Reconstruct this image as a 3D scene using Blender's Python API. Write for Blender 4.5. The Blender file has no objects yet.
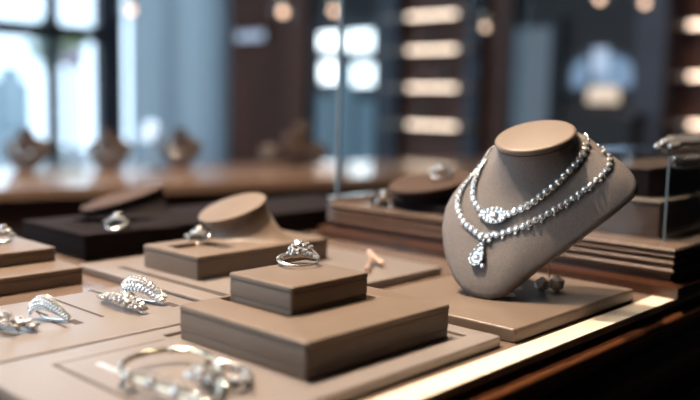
import bpy, bmesh, math, random
import numpy as np
from mathutils import Vector, Matrix
from mathutils.bvhtree import BVHTree
random.seed(7)
SC = bpy.context.scene; COL = SC.collection
PI = math.pi

# ------------------------------------------------------------------ camera frame (metres, counter axes = world x / y)
F, CX, CY, CH = 832.0, 350.0, 200.0, 0.106
vR = np.array([780., -80., F]); vL = np.array([-900., -115., F])
ax = vR/np.linalg.norm(vR); ay = vL - vL.dot(ax)*ax; ay /= np.linalg.norm(ay)
az = np.cross(ay, ax); az = -az if az[1] > 0 else az
RM = np.array([ax, ay, az]); CAM = np.array([0, 0, CH])

def ray(u, v): return RM @ np.array([(u-CX)/F, (v-CY)/F, 1.0])
def at(u, v, z=0.0):
    d = ray(u, v); return Vector(CAM + d*(z-CH)/d[2])
def dep(u, v, D): return Vector(CAM + D*ray(u, v))
def onx(u, v, X):
    d = ray(u, v); return Vector(CAM + d*X/d[0])
def ony(u, v, Y):
    d = ray(u, v); return Vector(CAM + d*Y/d[1])
def cv(x, y, z): return Vector(RM @ np.array([x, y, z]))      # camera-frame direction (right, down, forward) to world

cd = bpy.data.cameras.new('camera'); cam = bpy.data.objects.new('camera', cd); COL.objects.link(cam); SC.camera = cam
r_, u_, f_ = cv(1, 0, 0), cv(0, -1, 0), cv(0, 0, -1)
m = Matrix((r_, u_, f_)).transposed().to_4x4(); m.translation = Vector(CAM); cam.matrix_world = m
cd.sensor_width = 36; cd.sensor_fit = 'HORIZONTAL'; cd.lens = F/700*36; cd.clip_start = 0.01; cd.clip_end = 100
cd.dof.use_dof = True; cd.dof.focus_distance = 0.425; cd.dof.aperture_fstop = 4.0

# ------------------------------------------------------------------ materials
def mat(name, col, rough=0.5, metal=0.0, bump=0.0, bscale=1000, var=0.0, vscale=30, coat=0.0, spec=0.5, sheen=0.0, emit=None, estr=0, stretch=(1, 1, 1)):
    m = bpy.data.materials.new(name); m.use_nodes = True
    nt = m.node_tree; N = nt.nodes; L = nt.links; b = N['Principled BSDF']
    b.inputs['Base Color'].default_value = (*col, 1); b.inputs['Roughness'].default_value = rough
    b.inputs['Metallic'].default_value = metal; b.inputs['Coat Weight'].default_value = coat
    b.inputs['Specular IOR Level'].default_value = spec; b.inputs['Sheen Weight'].default_value = sheen
    tc = N.new('ShaderNodeTexCoord'); mp = N.new('ShaderNodeMapping'); mp.inputs['Scale'].default_value = stretch
    L.new(tc.outputs['Object'], mp.inputs['Vector'])
    if var:
        n = N.new('ShaderNodeTexNoise'); n.inputs['Scale'].default_value = vscale; n.inputs['Detail'].default_value = 6
        L.new(mp.outputs[0], n.inputs['Vector'])
        cr = N.new('ShaderNodeValToRGB')
        cr.color_ramp.elements[0].position = 0.3; cr.color_ramp.elements[1].position = 0.7
        cr.color_ramp.elements[0].color = (*[c*(1-var) for c in col], 1)
        cr.color_ramp.elements[1].color = (*[min(1, c*(1+var)) for c in col], 1)
        L.new(n.outputs['Fac'], cr.inputs['Fac']); L.new(cr.outputs[0], b.inputs['Base Color'])
    if bump:
        n = N.new('ShaderNodeTexNoise'); n.inputs['Scale'].default_value = bscale; n.inputs['Detail'].default_value = 3
        L.new(mp.outputs[0], n.inputs['Vector'])
        bp = N.new('ShaderNodeBump'); bp.inputs['Strength'].default_value = bump; bp.inputs['Distance'].default_value = 0.0004
        L.new(n.outputs['Fac'], bp.inputs['Height']); L.new(bp.outputs[0], b.inputs['Normal'])
    if emit:
        b.inputs['Emission Color'].default_value = (*emit, 1); b.inputs['Emission Strength'].default_value = estr
    return m
M = {}
M['leather'] = mat('taupe_leatherette', (.160, .113, .080), .42, bump=.35, bscale=900, var=.05, vscale=60, sheen=.1)
M['tray'] = mat('tray_leatherette', (.235, .205, .19), .30, bump=.3, bscale=900, var=.04, vscale=40)
M['bust'] = mat('bust_suede', (.158, .134, .122), .38, bump=1.0, bscale=3000, var=.38, vscale=2200)
M['seam'] = mat('dark_seam', (.03, .022, .02), .7)
M['slot'] = mat('slot_lining', (.045, .035, .032), .8)
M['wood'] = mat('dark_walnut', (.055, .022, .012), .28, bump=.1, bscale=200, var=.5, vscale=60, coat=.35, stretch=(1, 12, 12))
M['woodred'] = mat('red_walnut', (.20, .075, .03), .3, var=.4, vscale=60, coat=.3, stretch=(1, 12, 12))
M['woodtan'] = mat('tan_wood', (.33, .2, .12), .25, var=.3, vscale=25, coat=.4, stretch=(1, 8, 8))
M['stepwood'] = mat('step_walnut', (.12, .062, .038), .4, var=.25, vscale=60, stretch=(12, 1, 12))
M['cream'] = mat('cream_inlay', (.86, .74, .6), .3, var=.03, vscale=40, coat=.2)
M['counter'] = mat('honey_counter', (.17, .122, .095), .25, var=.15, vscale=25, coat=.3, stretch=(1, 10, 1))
M['silver'] = mat('silver', (.78, .76, .73), .22, metal=.92)
M['gold'] = mat('pale_gold', (.86, .72, .52), .16, metal=1)
M['diamond'] = mat('diamond', (.94, .93, .92), .10, metal=.76, spec=1.0)
M['chrome'] = mat('chrome', (.7, .7, .72), .1, metal=1)
M['dark'] = mat('dark_metal', (.02, .02, .022), .4, metal=.6)
M['frame'] = mat('grey_window_frame', (.05, .055, .065), .5)
M['wallbrown'] = mat('brown_panelling', (.17, .05, .022), .5, var=.4, vscale=3, stretch=(1, 1, .2))
M['walldark'] = mat('charcoal_wall', (.02, .015, .014), .6, var=.2, vscale=2)
M['pillar'] = mat('slate_pillar', (.06, .055, .075), .5, var=.2, vscale=3)
M['floor'] = mat('dark_floor', (.03, .02, .016), .3, var=.3, vscale=3)
M['ceiling'] = mat('ceiling_paint', (.03, .028, .03), .7)
M['white'] = mat('white_card', (.8, .8, .82), .4)
M['pale'] = mat('pale_lining', (.46, .46, .5), .35)
M['busttan'] = mat('tan_display_velvet', (.10, .065, .048), .5, var=.1, vscale=60)
M['darklea'] = mat('espresso_leather', (.012, .009, .010), .8, spec=.06, var=.1, vscale=50)
M['darkdisc'] = mat('cocoa_suede', (.065, .040, .03), .75, spec=.2, var=.1, vscale=50)
M['smoke'] = mat('smoked_bronze_panel', (.12, .07, .05), .35, var=.1, vscale=20)
def emis(name, col, s):
    return mat(name, (.02, .02, .02), .5, emit=col, estr=s)
M['led'] = emis('warm_led', (1, .74, .56), 4.6)
M['bulb'] = emis('warm_bulb', (1, .62, .42), 4)
M['pane_bright'] = emis('daylit_pane', (.82, .93, 1), 4)
M['pane_blue'] = emis('dim_daylit_glass', (.35, .62, .85), .28)
M['pane_mid'] = emis('frosted_daylit_glass', (.5, .66, .85), .17)
M['pane_arch'] = emis('blue_daylit_glass', (.42, .66, 1), .45)
M['sign'] = emis('cool_light_panel', (.6, .75, 1), .8)
M['shade'] = emis('glowing_lampshade', (1, .8, .62), .9)
M['spotlens'] = emis('spot_lens', (1, .85, .68), 30)

def glass(name, tint, refl=.12):
    m = bpy.data.materials.new(name); m.use_nodes = True; nt = m.node_tree; N = nt.nodes; L = nt.links
    N.clear(); o = N.new('ShaderNodeOutputMaterial'); t = N.new('ShaderNodeBsdfTransparent'); g = N.new('ShaderNodeBsdfGlossy')
    t.inputs[0].default_value = (*tint, 1); g.inputs['Roughness'].default_value = .03
    lw = N.new('ShaderNodeLayerWeight'); lw.inputs[0].default_value = .5
    pw = N.new('ShaderNodeMath'); pw.operation = 'POWER'; pw.inputs[1].default_value = 4; L.new(lw.outputs['Facing'], pw.inputs[0])
    f = N.new('ShaderNodeMath'); f.operation = 'MULTIPLY_ADD'; f.inputs[1].default_value = .6; f.inputs[2].default_value = .03; L.new(pw.outputs[0], f.inputs[0])
    x = N.new('ShaderNodeMixShader'); L.new(f.outputs[0], x.inputs[0]); L.new(t.outputs[0], x.inputs[1]); L.new(g.outputs[0], x.inputs[2]); L.new(x.outputs[0], o.inputs[0])
    return m
M['glass'] = glass('clear_glass', (.93, .96, .97))
M['edge'] = mat('glass_edge', (.13, .18, .215), .25, spec=.5)
def curtain_mat():
    m = bpy.data.materials.new('sheer_curtain'); m.use_nodes = True; nt = m.node_tree; N = nt.nodes; L = nt.links
    N.clear(); o = N.new('ShaderNodeOutputMaterial'); t = N.new('ShaderNodeBsdfTranslucent'); d = N.new('ShaderNodeBsdfDiffuse')
    t.inputs[0].default_value = (.66, .71, .74, 1); d.inputs[0].default_value = (.2, .28, .36, 1)
    x = N.new('ShaderNodeMixShader'); x.inputs[0].default_value = .3
    L.new(t.outputs[0], x.inputs[1]); L.new(d.outputs[0], x.inputs[2]); L.new(x.outputs[0], o.inputs[0]); return m
M['curtain'] = curtain_mat()
def crystal():
    m = bpy.data.materials.new('clear_crystal'); m.use_nodes = True; b = m.node_tree.nodes['Principled BSDF']
    b.inputs['Base Color'].default_value = (.95, .92, .9, 1); b.inputs['Roughness'].default_value = .05
    b.inputs['Transmission Weight'].default_value = .3; b.inputs['IOR'].default_value = 1.5; return m
M['crystal'] = crystal()

# ------------------------------------------------------------------ object helpers
def tag(o, label, cat, group=None):
    o['label'] = label; o['category'] = cat
    if group: o['group'] = group
    return o
def thing(name, label, cat, loc, group=None, rot=None):
    o = bpy.data.objects.new(name, None); COL.objects.link(o); o.location = loc; o.empty_display_size = .01
    if rot is not None: o.rotation_euler = rot
    return tag(o, label, cat, group)
def obj(name, bm, material, parent=None, smooth=True, local=False):
    """bm in world coordinates unless local=True"""
    me = bpy.data.meshes.new(name); bmesh.ops.recalc_face_normals(bm, faces=bm.faces); bm.to_mesh(me); bm.free()
    if smooth is True:
        for p in me.polygons: p.use_smooth = True
        try: me.set_sharp_from_angle(angle=math.radians(38))
        except Exception: pass
    if isinstance(material, str): material = M[material]
    me.materials.append(material)
    o = bpy.data.objects.new(name, me); COL.objects.link(o)
    if parent is not None:
        o.parent = parent
        if not local:
            bpy.context.view_layer.update()
            me.transform(parent.matrix_world.inverted())
    elif not local:
        xs = [v.co for v in me.vertices]
        lo = Vector((min(c.x for c in xs), min(c.y for c in xs), min(c.z for c in xs))); hi = Vector((max(c.x for c in xs), max(c.y for c in xs), max(c.z for c in xs)))
        c = Vector(((lo.x+hi.x)/2, (lo.y+hi.y)/2, lo.z)); me.transform(Matrix.Translation(-c)); o.location = c
    return o
def struct(name, bm, material, parent=None, smooth=True):
    o = obj(name, bm, material, parent, smooth)
    if parent is None: o['kind'] = 'structure'
    return o
def rrect(x0, x1, y0, y1, r, z, n=5, corners=None):
    pts = []
    r = max(r, 1e-5)
    for i, (cx, cy, a0) in enumerate(((x1-r, y1-r, 0), (x0+r, y1-r, PI/2), (x0+r, y0+r, PI), (x1-r, y0+r, 1.5*PI))):
        for k in range(n+1):
            a = a0+k/n*PI/2; pts.append((cx+r*math.cos(a), cy+r*math.sin(a), z))
    return pts
def loft(bm, rings, cap0=True, cap1=True, closed=False):
    R = [[bm.verts.new(p) for p in r] for r in rings]; n = len(R[0])
    for a, b in list(zip(R, R[1:])) + ([(R[-1], R[0])] if closed else []):
        for i in range(n):
            j = (i+1) % n
            try: bm.faces.new((a[i], a[j], b[j], b[i]))
            except ValueError: pass
    if cap0 and not closed: bm.faces.new(R[0][::-1])
    if cap1 and not closed: bm.faces.new(R[-1])
    return R
def slab(x0, x1, y0, y1, z0, z1, r=.001, b=.0007, bm=None, cap_top=True):
    """rounded slab with softened top and bottom edges"""
    bm = bm or bmesh.new()
    I = lambda i, z: rrect(x0+i, x1-i, y0+i, y1-i, max(r-i, .0001), z)
    rings = [I(b*.6, z0), I(0, z0+b*.6)]
    for k in range(5):
        a = k/4*PI/2; rings.append(I(b*(1-math.cos(a)), z1-b+b*math.sin(a)))
    loft(bm, rings); return bm
def slab_recess(x0, x1, y0, y1, z0, z1, rec, depth, r=.001, b=.0007):
    """slab whose top has a rectangular recess rec=(x0,x1,y0,y1)"""
    bm = bmesh.new()
    I = lambda i, z: rrect(x0+i, x1-i, y0+i, y1-i, max(r-i, .0001), z)
    rings = [I(b*.6, z0), I(0, z0+b*.6)]
    for k in range(5):
        a = k/4*PI/2; rings.append(I(b*(1-math.cos(a)), z1-b+b*math.sin(a)))
    q = lambda i, z: rrect(rec[0]+i, rec[1]-i, rec[2]+i, rec[3]-i, .0008, z)
    rings += [q(-.0003, z1), q(0, z1-.0003), q(0, z1-depth)]
    loft(bm, rings); return bm
def box(x0, x1, y0, y1, z0, z1, bm=None):
    bm = bm or bmesh.new()
    loft(bm, [[(x0, y0, z), (x1, y0, z), (x1, y1, z), (x0, y1, z)] for z in (z0, z1)]); return bm
def tube(pts, rad, n=8, bm=None, closed=False, flat=1.0, up=None):
    bm = bm or bmesh.new(); pts = [Vector(p) for p in pts]; rings = []
    N = len(pts); ref = Vector(up) if up is not None else Vector((0, 0, 1))
    for i, p in enumerate(pts):
        a = pts[(i-1) % N] if closed or i else p; c = pts[(i+1) % N] if closed or i < N-1 else p
        t = (c-a).normalized(); s = t.cross(ref)
        if s.length < 1e-4: s = t.cross(Vector((1, 0, 0)))
        s.normalize(); w = s.cross(t).normalized(); R = rad[i] if hasattr(rad, '__len__') else rad
        rings.append([p + s*math.cos(k/n*2*PI)*R*flat + w*math.sin(k/n*2*PI)*R for k in range(n)])
    loft(bm, rings, closed=closed); return bm
def xf(bm, mx): bmesh.ops.transform(bm, matrix=mx, verts=bm.verts); return bm
def frame_to(p, n, t=None):
    """matrix whose z is n, origin p"""
    n = Vector(n).normalized(); t = Vector(t) if t is not None else (Vector((0, 0, 1)) if abs(n.z) < .9 else Vector((1, 0, 0)))
    x = (t - t.dot(n)*n)
    if x.length < 1e-6: x = n.orthogonal()
    x.normalize(); y = n.cross(x); mx = Matrix((x, y, n)).transposed().to_4x4(); mx.translation = Vector(p); return mx
def lathe(prof, n=24, bm=None):
    bm = bm or bmesh.new()
    rings = [[(r*math.cos(k/n*2*PI), r*math.sin(k/n*2*PI), z) for k in range(n)] for r, z in prof]
    loft(bm, rings); return bm
# shared gem meshes, unit size (radius 1)
def mesh_from(bm, name, material, smooth=False):
    bmesh.ops.recalc_face_normals(bm, faces=bm.faces)
    me = bpy.data.meshes.new(name); bm.to_mesh(me); bm.free(); me.materials.append(M[material])
    if smooth:
        for p in me.polygons: p.use_smooth = True
    return me
def gem_bm(n=8):
    bm = bmesh.new()
    R = lambda r, z, o: [(r*math.cos((k+o)/n*2*PI), r*math.sin((k+o)/n*2*PI), z) for k in range(n)]
    t = [bm.verts.new(p) for p in R(.5, .42, 0)]; mdl = [bm.verts.new(p) for p in R(.8, .25, .5)]; g = [bm.verts.new(p) for p in R(1, 0, 0)]; c = bm.verts.new((0, 0, -.7))
    bm.faces.new(t)
    for i in range(n):
        j = (i+1) % n
        bm.faces.new((t[i], mdl[i], t[j])); bm.faces.new((mdl[i], g[j], t[j])); bm.faces.new((mdl[i], g[i], g[j])); bm.faces.new((t[i], g[i], mdl[i])); bm.faces.new((g[i], c, g[j]))
    return bm
GEM = mesh_from(gem_bm(8), 'diamond', 'diamond')
def cup_bm():
    return lathe([(.45, -.75), (.85, -.35), (1.02, -.02), (1.05, .12), (.92, .16), (.86, .0), (.3, -.3)], 12)
CUP = mesh_from(cup_bm(), 'setting', 'silver', True)
def prong_bm():
    bm = lathe([(.35, -.9), (.7, -.5), (.9, -.15), (.85, -.1), (.3, -.4)], 10)
    for k in range(4):
        a = k/4*2*PI+PI/4; c, s = math.cos(a), math.sin(a)
        tube([(.7*c, .7*s, -.5), (.98*c, .98*s, -.05), (.9*c, .9*s, .25)], .13, 5, bm)
    return bm
PRONG = mesh_from(prong_bm(), 'prong_setting', 'silver', True)
def place(me, name, parent, p, n, s, t=None):
    """linked mesh instance as a child; p, n in world space"""
    o = bpy.data.objects.new(name, me); COL.objects.link(o); o.parent = parent
    mx = PINV[parent.name] @ frame_to(p, n, t)
    o.location = mx.to_translation(); o.rotation_euler = mx.to_euler(); o.scale = (s, s, s)
    return o
PINV = {}
def reg(t):
    bpy.context.view_layer.update(); PINV[t.name] = t.matrix_world.inverted(); return t
def set_gem(parent, p, n, r, cup=CUP, t=None):
    """a setting with its stone as a sub-part"""
    s = place(cup, 'setting', parent, p, n, r, t)
    g = bpy.data.objects.new('diamond', GEM); COL.objects.link(g); g.parent = s; g.location = (0, 0, .08); g.scale = (.9,)*3
    g.rotation_euler.z = random.uniform(0, 1)
    return s

# ------------------------------------------------------------------ room shell
ZF, ZC, XW, YW = -.95, 2.7, 4.4, 5.5
X0, Y0 = -1.7, -2.6
struct('floor', box(X0-.3, XW+3.2, Y0-.3, YW+.3, ZF-.1, ZF), 'floor')
struct('ceiling', box(X0-.3, XW+3.2, Y0-.3, YW+.3, ZC, ZC+.1), 'ceiling')
WY0, WY1, WZ0, WZ1 = .5, 4.6, -.3, 2.5  # unseen west opening, added to give cool fill from the left
bm = box(X0-.2, X0, Y0, WY0, ZF, ZC); box(X0-.2, X0, WY1, YW+.2, ZF, ZC, bm); box(X0-.2, X0, WY0, WY1, ZF, WZ0, bm); box(X0-.2, X0, WY0, WY1, WZ1, ZC, bm)
struct('wall_west', bm, 'walldark', smooth=False)
bm = box(X0-.12, X0-.06, WY0, WY1, WZ0, WZ0+.04); box(X0-.12, X0-.06, WY0, WY1, WZ1-.04, WZ1, bm)
for k in range(6): yk = WY0+.02+(WY1-WY0-.04)*k/5; box(X0-.12, X0-.06, yk-.02, yk+.02, WZ0, WZ1, bm)
w_fill = struct('added_fill_window', bm, 'frame', smooth=False)  # frame of the added west fill window
struct('pane', box(X0-.094, X0-.088, WY0, WY1, WZ0, WZ1), 'glass', w_fill, False)
struct('wall_south', box(X0-.2, XW+.2, Y0-.2, Y0, ZF, ZC), 'walldark')
# north wall with the window openings, seen at the left of the photo
xa, xb = ony(108, 100, YW).x, ony(124, 100, YW).x           # pier between window and curtained glazing
xc = ony(221, 100, YW).x
wl = -1.5; zs, zt = -.42, 2.5
bm = box(X0, wl, YW, YW+.2, ZF, ZC); box(wl, xc, YW, YW+.2, ZF, zs, bm); box(wl, xc, YW, YW+.2, zt, ZC, bm); box(xa, xb, YW, YW+.2, zs, zt, bm); box(xc, XW, YW, YW+.2, ZF, ZC, bm)
struct('wall_north', bm, 'pillar', smooth=False)
def window_at(name, x0, x1, muls, bars, label=None):
    bm = bmesh.new(); t = .035
    box(x0, x0+t, YW+.05, YW+.11, zs, zt, bm); box(x1-t, x1, YW+.05, YW+.11, zs, zt, bm)
    box(x0, x1, YW+.05, YW+.11, zs, zs+t, bm); box(x0, x1, YW+.05, YW+.11, zt-t, zt, bm)
    w = struct(name, bm, 'frame', smooth=False)
    for mx_ in muls: struct('mullion', box(mx_-.045, mx_+.045, YW+.05, YW+.11, zs, zt), 'frame', w, False)
    for z in bars: struct('transom', box(x0, x1, YW+.045, YW+.115, z-.055, z+.055), 'frame', w, False)
    g = struct('pane', box(x0+.01, x1-.01, YW+.075, YW+.083, zs+.01, zt-.01), 'glass', w, False)
    return w
zb = ony(60, 31, YW).z
window_at('window_1', wl, xa, [ony(58, 60, YW).x, ony(-60, 60, YW).x, ony(-180, 60, YW).x, .2, -.7], [zb])
window_at('window_2', xb, xc, [ony(172, 60, YW).x], [])
# sheer curtain in front of window_2
bm = bmesh.new(); rows = []
xs = np.linspace(xb-.02, xc+.03, 90)
f1 = [(x, YW-.09+.03*math.sin((x-xb)*75)+.01*math.sin((x-xb)*31)) for x in xs]
bot = [bm.verts.new((x, y, zs-.1)) for x, y in f1]; top = [bm.verts.new((x, y, zt+.1)) for x, y in f1]
for i in range(len(xs)-1): bm.faces.new((bot[i], bot[i+1], top[i+1], top[i]))
tag(obj('sheer_curtain', bm, 'curtain'), 'pale blue sheer curtain hanging in folds right of the big window', 'curtain')
# outdoor street beyond the window
struct('ground', box(-8, 10, YW+.5, YW+14, ZF-.3, ZF-.1), mat('pale_paving', (.3, .3, .3), .8, var=.1, vscale=1))
def facade(u0, u1, v0, Y, name, col, label):
    a, b = ony(u0, v0, Y), ony(u1, v0, Y)
    bm = box(a.x, b.x, Y, Y+2, ZF-.1, a.z)
    t = thing(name, label, 'building', ((a.x+b.x)/2, Y+1, ZF-.1)); obj('wall', bm, mat(name+'_render', col, .8, var=.05, vscale=.5), t, smooth=False)
    n = 4
    for i in range(n):
        w = (b.x-a.x)/n
        bm = box(a.x+w*(i+.25), a.x+w*(i+.75), Y-.06, Y+.02, ZF+.5, ZF+1.6)
        obj('window', bm, mat('street_window', (.25, .32, .36), .2), t, smooth=False)
    return t
facade(-160, 30, 74, YW+9, 'building', (.30, .36, .40), 'grey low building across the street, seen through the left window')
# green and pink street sign board, and a pale green awning blob
def signboard(u0, u1, v0, v1, Y, col, label, cat='sign', name='street_sign'):
    a, b = ony(u0, v1, Y), ony(u1, v0, Y)
    t = thing(name, label, cat, ((a.x+b.x)/2, Y, ZF-.1)); obj('board', box(a.x, b.x, Y, Y+.05, a.z, b.z), mat(name+'_face', col, .6), t, smooth=False)
    obj('post', box((a.x+b.x)/2-.04, (a.x+b.x)/2+.04, Y+.05, Y+.12, ZF-.1, b.z), 'frame', t, False); return t
signboard(64, 86, 34, 47, YW+5, (.18, .24, .10), 'pale green board on a post outside the window')
signboard(66, 84, 50, 66, YW+4.6, (.28, .20, .24), 'pinkish board on a post under the green one', name='street_board')
# tree outside : leafy crown
def tree(u, v, Y, rad, label):
    c = ony(u, v, Y); t = thing('street_tree', label, 'tree', (c.x, c.y, ZF-.1))
    obj('trunk', tube([(c.x, c.y, ZF-.1), (c.x+.03, c.y, c.z)], [.06, .035], 8), 'wallbrown', t)
    bm = bmesh.new(); rnd = random.Random(3)
    for _ in range(300):
        d = Vector((rnd.gauss(0, 1), rnd.gauss(0, 1), rnd.gauss(0, 1))).normalized()*rad*rnd.uniform(.4, 1); p = c+d
        a, b = Vector((rnd.gauss(0, 1), rnd.gauss(0, 1), rnd.gauss(0, 1))).normalized()*.06, Vector((rnd.gauss(0, 1), rnd.gauss(0, 1), rnd.gauss(0, 1))).normalized()*.05
        bm.faces.new([bm.verts.new(p+q) for q in (-a, b, a, -b)])
    obj('foliage', bm, mat('leaf_green', (.12, .2, .12), .6), t, False)
tree(52, 44, YW+6, .38, 'small green street tree seen through the window')

# east wall (x = XW) : panelled, openings are drawn from measured extents
struct('wall_east', box(XW, XW+.2, Y0, YW, ZF, ZC), 'walldark')
def onwall(u0, u1, v0, v1, x=XW):
    a, b = onx(u0, v0, x), onx(u1, v1, x)
    c, d = onx(u0, v1, x), onx(u1, v0, x)
    return min(a.y, b.y), max(a.y, b.y), min((b.z+c.z)/2, (a.z+d.z)/2), max((b.z+c.z)/2, (a.z+d.z)/2)
def wbox(u0, u1, v0, v1, d0, d1, bm=None):
    y0, y1, z0, z1 = onwall(u0, u1, v0, v1, XW-d1); return box(XW-d1, XW-d0, y0, y1, z0, z1, bm)
def wcol(u0, u1, d1, bm=None, z0=ZF, z1=ZC):
    y0, y1, _, _ = onwall(u0, u1, 50, 60, XW-d1); return box(XW-d1, XW, y0, y1, z0, z1, bm)
struct('trim_1', wcol(229, 305, .04), 'wallbrown', smooth=False)
struct('trim_2', wcol(464, 478, .12), 'pillar', smooth=False)
struct('trim_3', wcol(480, 510, .04), 'wallbrown', smooth=False)
struct('trim_4', wcol(634, 664, .30), 'pillar', smooth=False)
struct('trim_5', wcol(665, 760, .03), 'wallbrown', smooth=False)
struct('trim_6', wcol(376, 396, .10), 'pillar', smooth=False)
# window_3 : four bright panes and dim glazing below
w3 = struct('window_3', wbox(312, 377, 20, 165, .0, .02), 'frame', smooth=False)
for a in ((320, 343, 33, 49), (349, 371, 31, 51), (321, 338, 62, 82), (353, 372, 64, 85)):
    struct('pane', wbox(*a, .02, .035), 'pane_bright', w3, False)
for a in ((318, 330, 95, 163), (336, 352, 62, 163), (358, 372, 100, 163)):
    struct('lower_pane', wbox(*a, .02, .03), 'pane_blue', w3, False)
# frosted door
d1 = struct('door_1', wbox(510, 551, 18, 250, 0, .04), 'dark', smooth=False)
struct('pane', wbox(515, 545, 28, 150, .04, .05), 'pane_mid', d1, False)
# arched window
def arch(u0, u1, v0, v1, d):
    y0, y1, z0, z1 = onwall(u0, u1, v0, v1, XW-d); bm = bmesh.new(); n = 16; P = []
    for k in range(n+1):
        a = k/n*PI; P.append(((y0+y1)/2+(y1-y0)/2*math.cos(a), z0+(z1-z0)*(.45+.55*math.sin(a))))
    P = [(y1, z0)] + P + [(y0, z0)]
    loft(bm, [[(x, y, z) for y, z in P] for x in (XW-d, XW-d+.02)]); return bm
w4 = struct('window_4', arch(568, 636, 46, 92, .03), 'frame', smooth=False)
struct('pane', arch(573, 631, 54, 87, .055), 'pane_arch', w4, False)
struct('mullion', wbox(589, 592, 54, 87, .05, .07), 'frame', w4, False)
struct('bright_pane', wbox(593, 606, 48, 74, .06, .075), 'sign', w4, False)
# cool light panel high on the brown panelling
a = thing('wall_light_panel', 'cool white glowing slim panel high on the brown wall', 'light', onx(249, 44, XW-.05))
obj('housing', wbox(233, 266, 30, 42, .04, .07), 'dark', a, False); obj('diffuser', wbox(236, 263, 32, 40, .07, .08), 'sign', a, False)
# shelves with led strips
y0s, y1s, _, _ = onwall(398, 466, 50, 60, XW-.16)
struct('trim_7', wcol(396, 466, .02), 'wallbrown', smooth=False)
def shelf(u0, u1, v, label, grp, l0, l1, fac=1.0):
    y0, y1, z0, z1 = onwall(u0, u1, v-2, v+2, XW-.2); zc = (z0+z1)/2
    t = thing('wall_shelf', label, 'shelf', (XW-.1, (y0+y1)/2, zc-.012), grp)
    obj('board', box(XW-.2, XW-.02, y0, y1, zc-.012, zc+.012), 'woodtan', t, False)
    ya, yb, _, _ = onwall(l0, l1, v-2, v+2, XW-.2)
    obj('led_strip', box(XW-.212, XW-.2, ya, yb, zc-.011, zc+.011), 'led', t, False)
    return zc, y0, y1
rows = ['second', 'third', 'fourth']
zl = []
for i, v in enumerate((16, 50, 87.5, 125)):
    zl.append(shelf(380, 470, v, ['topmost lit shelf of the shelving left of the necklace bust', 'second lit shelf down left of the necklace bust', 'third lit shelf down left of the necklace bust', 'lowest lit shelf left of the necklace bust'][i], 'lit wall shelves left of the bust', 409, 456))
zr = []
for i, v in enumerate((24, 76, 125)):
    zr.append(shelf(664, 760, v, ['upper lit shelf at the right edge above the bracelet', 'middle lit shelf at the right edge above the bracelet', 'lowest lit shelf at the right edge just above the bracelet'][i], 'lit wall shelves at the right edge', 690, 752))
# small tan display cones standing on the shelves
def cone_on(y, z, h, label, grp, material='busttan'):
    t = thing('ring_cone', label, 'display cone', (XW-.12, y, z), grp)
    bm = lathe([(.045, 0), (.045, .01), (.038, .014), (.03, h*.5), (.02, h*.85), (.008, h)], 16); xf(bm, Matrix.Translation((XW-.12, y, z))); obj('cone', bm, material, t)
    bm = lathe([(.05, 0), (.05, .006), (.046, .008)], 16); xf(bm, Matrix.Translation((XW-.12, y, z-.0))); obj('foot', bm, 'darklea', t)
lab = ['tan ring cone on the third shelf beside the bright window', 'tan ring cone on the second shelf, under the top glow', 'tan ring cone on the lowest lit shelf']
for (zc, y0, y1), q, l in ((zl[1], .5, lab[1]), (zl[2], .35, lab[0]), (zl[3], .6, lab[2])):
    cone_on(y0+(y1-y0)*q, zc+.012, .15, l, 'ring cones on the wall shelves')

# glowing table lamp on a dark cabinet below the arched window
c = onx(598, 112, XW-.25)
t = thing('side_cabinet', 'dark cabinet against the far wall under the blue arched window', 'cabinet', (c.x, c.y, ZF))
y0, y1, _, _ = onwall(565, 632, 100, 110, XW-.4)
obj('body', box(XW-.4, XW-.03, y0, y1, ZF, c.z-.02), 'walldark', t, False); obj('top', box(XW-.42, XW-.02, y0-.02, y1+.02, c.z-.02, c.z), 'wood', t, False)
t = thing('table_lamp', 'cream shaded lamp glowing on the dark far cabinet', 'lamp', (XW-.2, c.y, c.z))
bm = lathe([(.05, 0), (.05, .01), (.012, .02), (.012, .05)], 14); xf(bm, Matrix.Translation((XW-.2, c.y, c.z))); obj('base', bm, 'dark', t)
bm = lathe([(.085, .05), (.08, .10), (.07, .135), (.06, .135)], 18); xf(bm, Matrix.Translation((XW-.2, c.y, c.z))); obj('lamp_shade', bm, 'shade', t)

# pendant lamps
def pendant(u, v, D, r, label):
    c = dep(u, v, D); t = thing('pendant_lamp', label, 'pendant lamp', c, 'globe pendant lamps')
    bm = bmesh.new(); bmesh.ops.create_icosphere(bm, subdivisions=3, radius=r, matrix=Matrix.Translation(c)); obj('globe', bm, 'glass', t)
    bm = bmesh.new(); bmesh.ops.create_icosphere(bm, subdivisions=2, radius=r*.33, matrix=Matrix.Translation(c)); obj('bulb', bm, 'bulb', t)
    bm = lathe([(r*.1, r*.2), (r*.35, r*.75), (r*.35, r*1.25), (r*.1, r*1.3)], 12); xf(bm, Matrix.Translation(c)); obj('cap', bm, 'gold', t)
    obj('cord', tube([(c.x, c.y, c.z+r), (c.x, c.y, ZC)], .003, 6), 'dark', t)
pendant(131, 10, 3.2, .045, 'orange glowing pendant globe above the curtain, leftmost of the hanging lamps')
pendant(283, 12, 3.0, .045, 'glass pendant globe hanging above the cool light panel')
pendant(334, 11, 3.4, .045, 'glass pendant globe hanging above the four bright window panes')
pendant(485, 27, 2.6, .03, 'small pendant globe hanging right of the lit shelves')
pendant(600, -1, 3.0, .04, 'pendant globe cut by the top edge above the arched window')
pendant(645, 3, 3.0, .04, 'pendant globe hanging in front of the slate pillar, rightmost')

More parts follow.
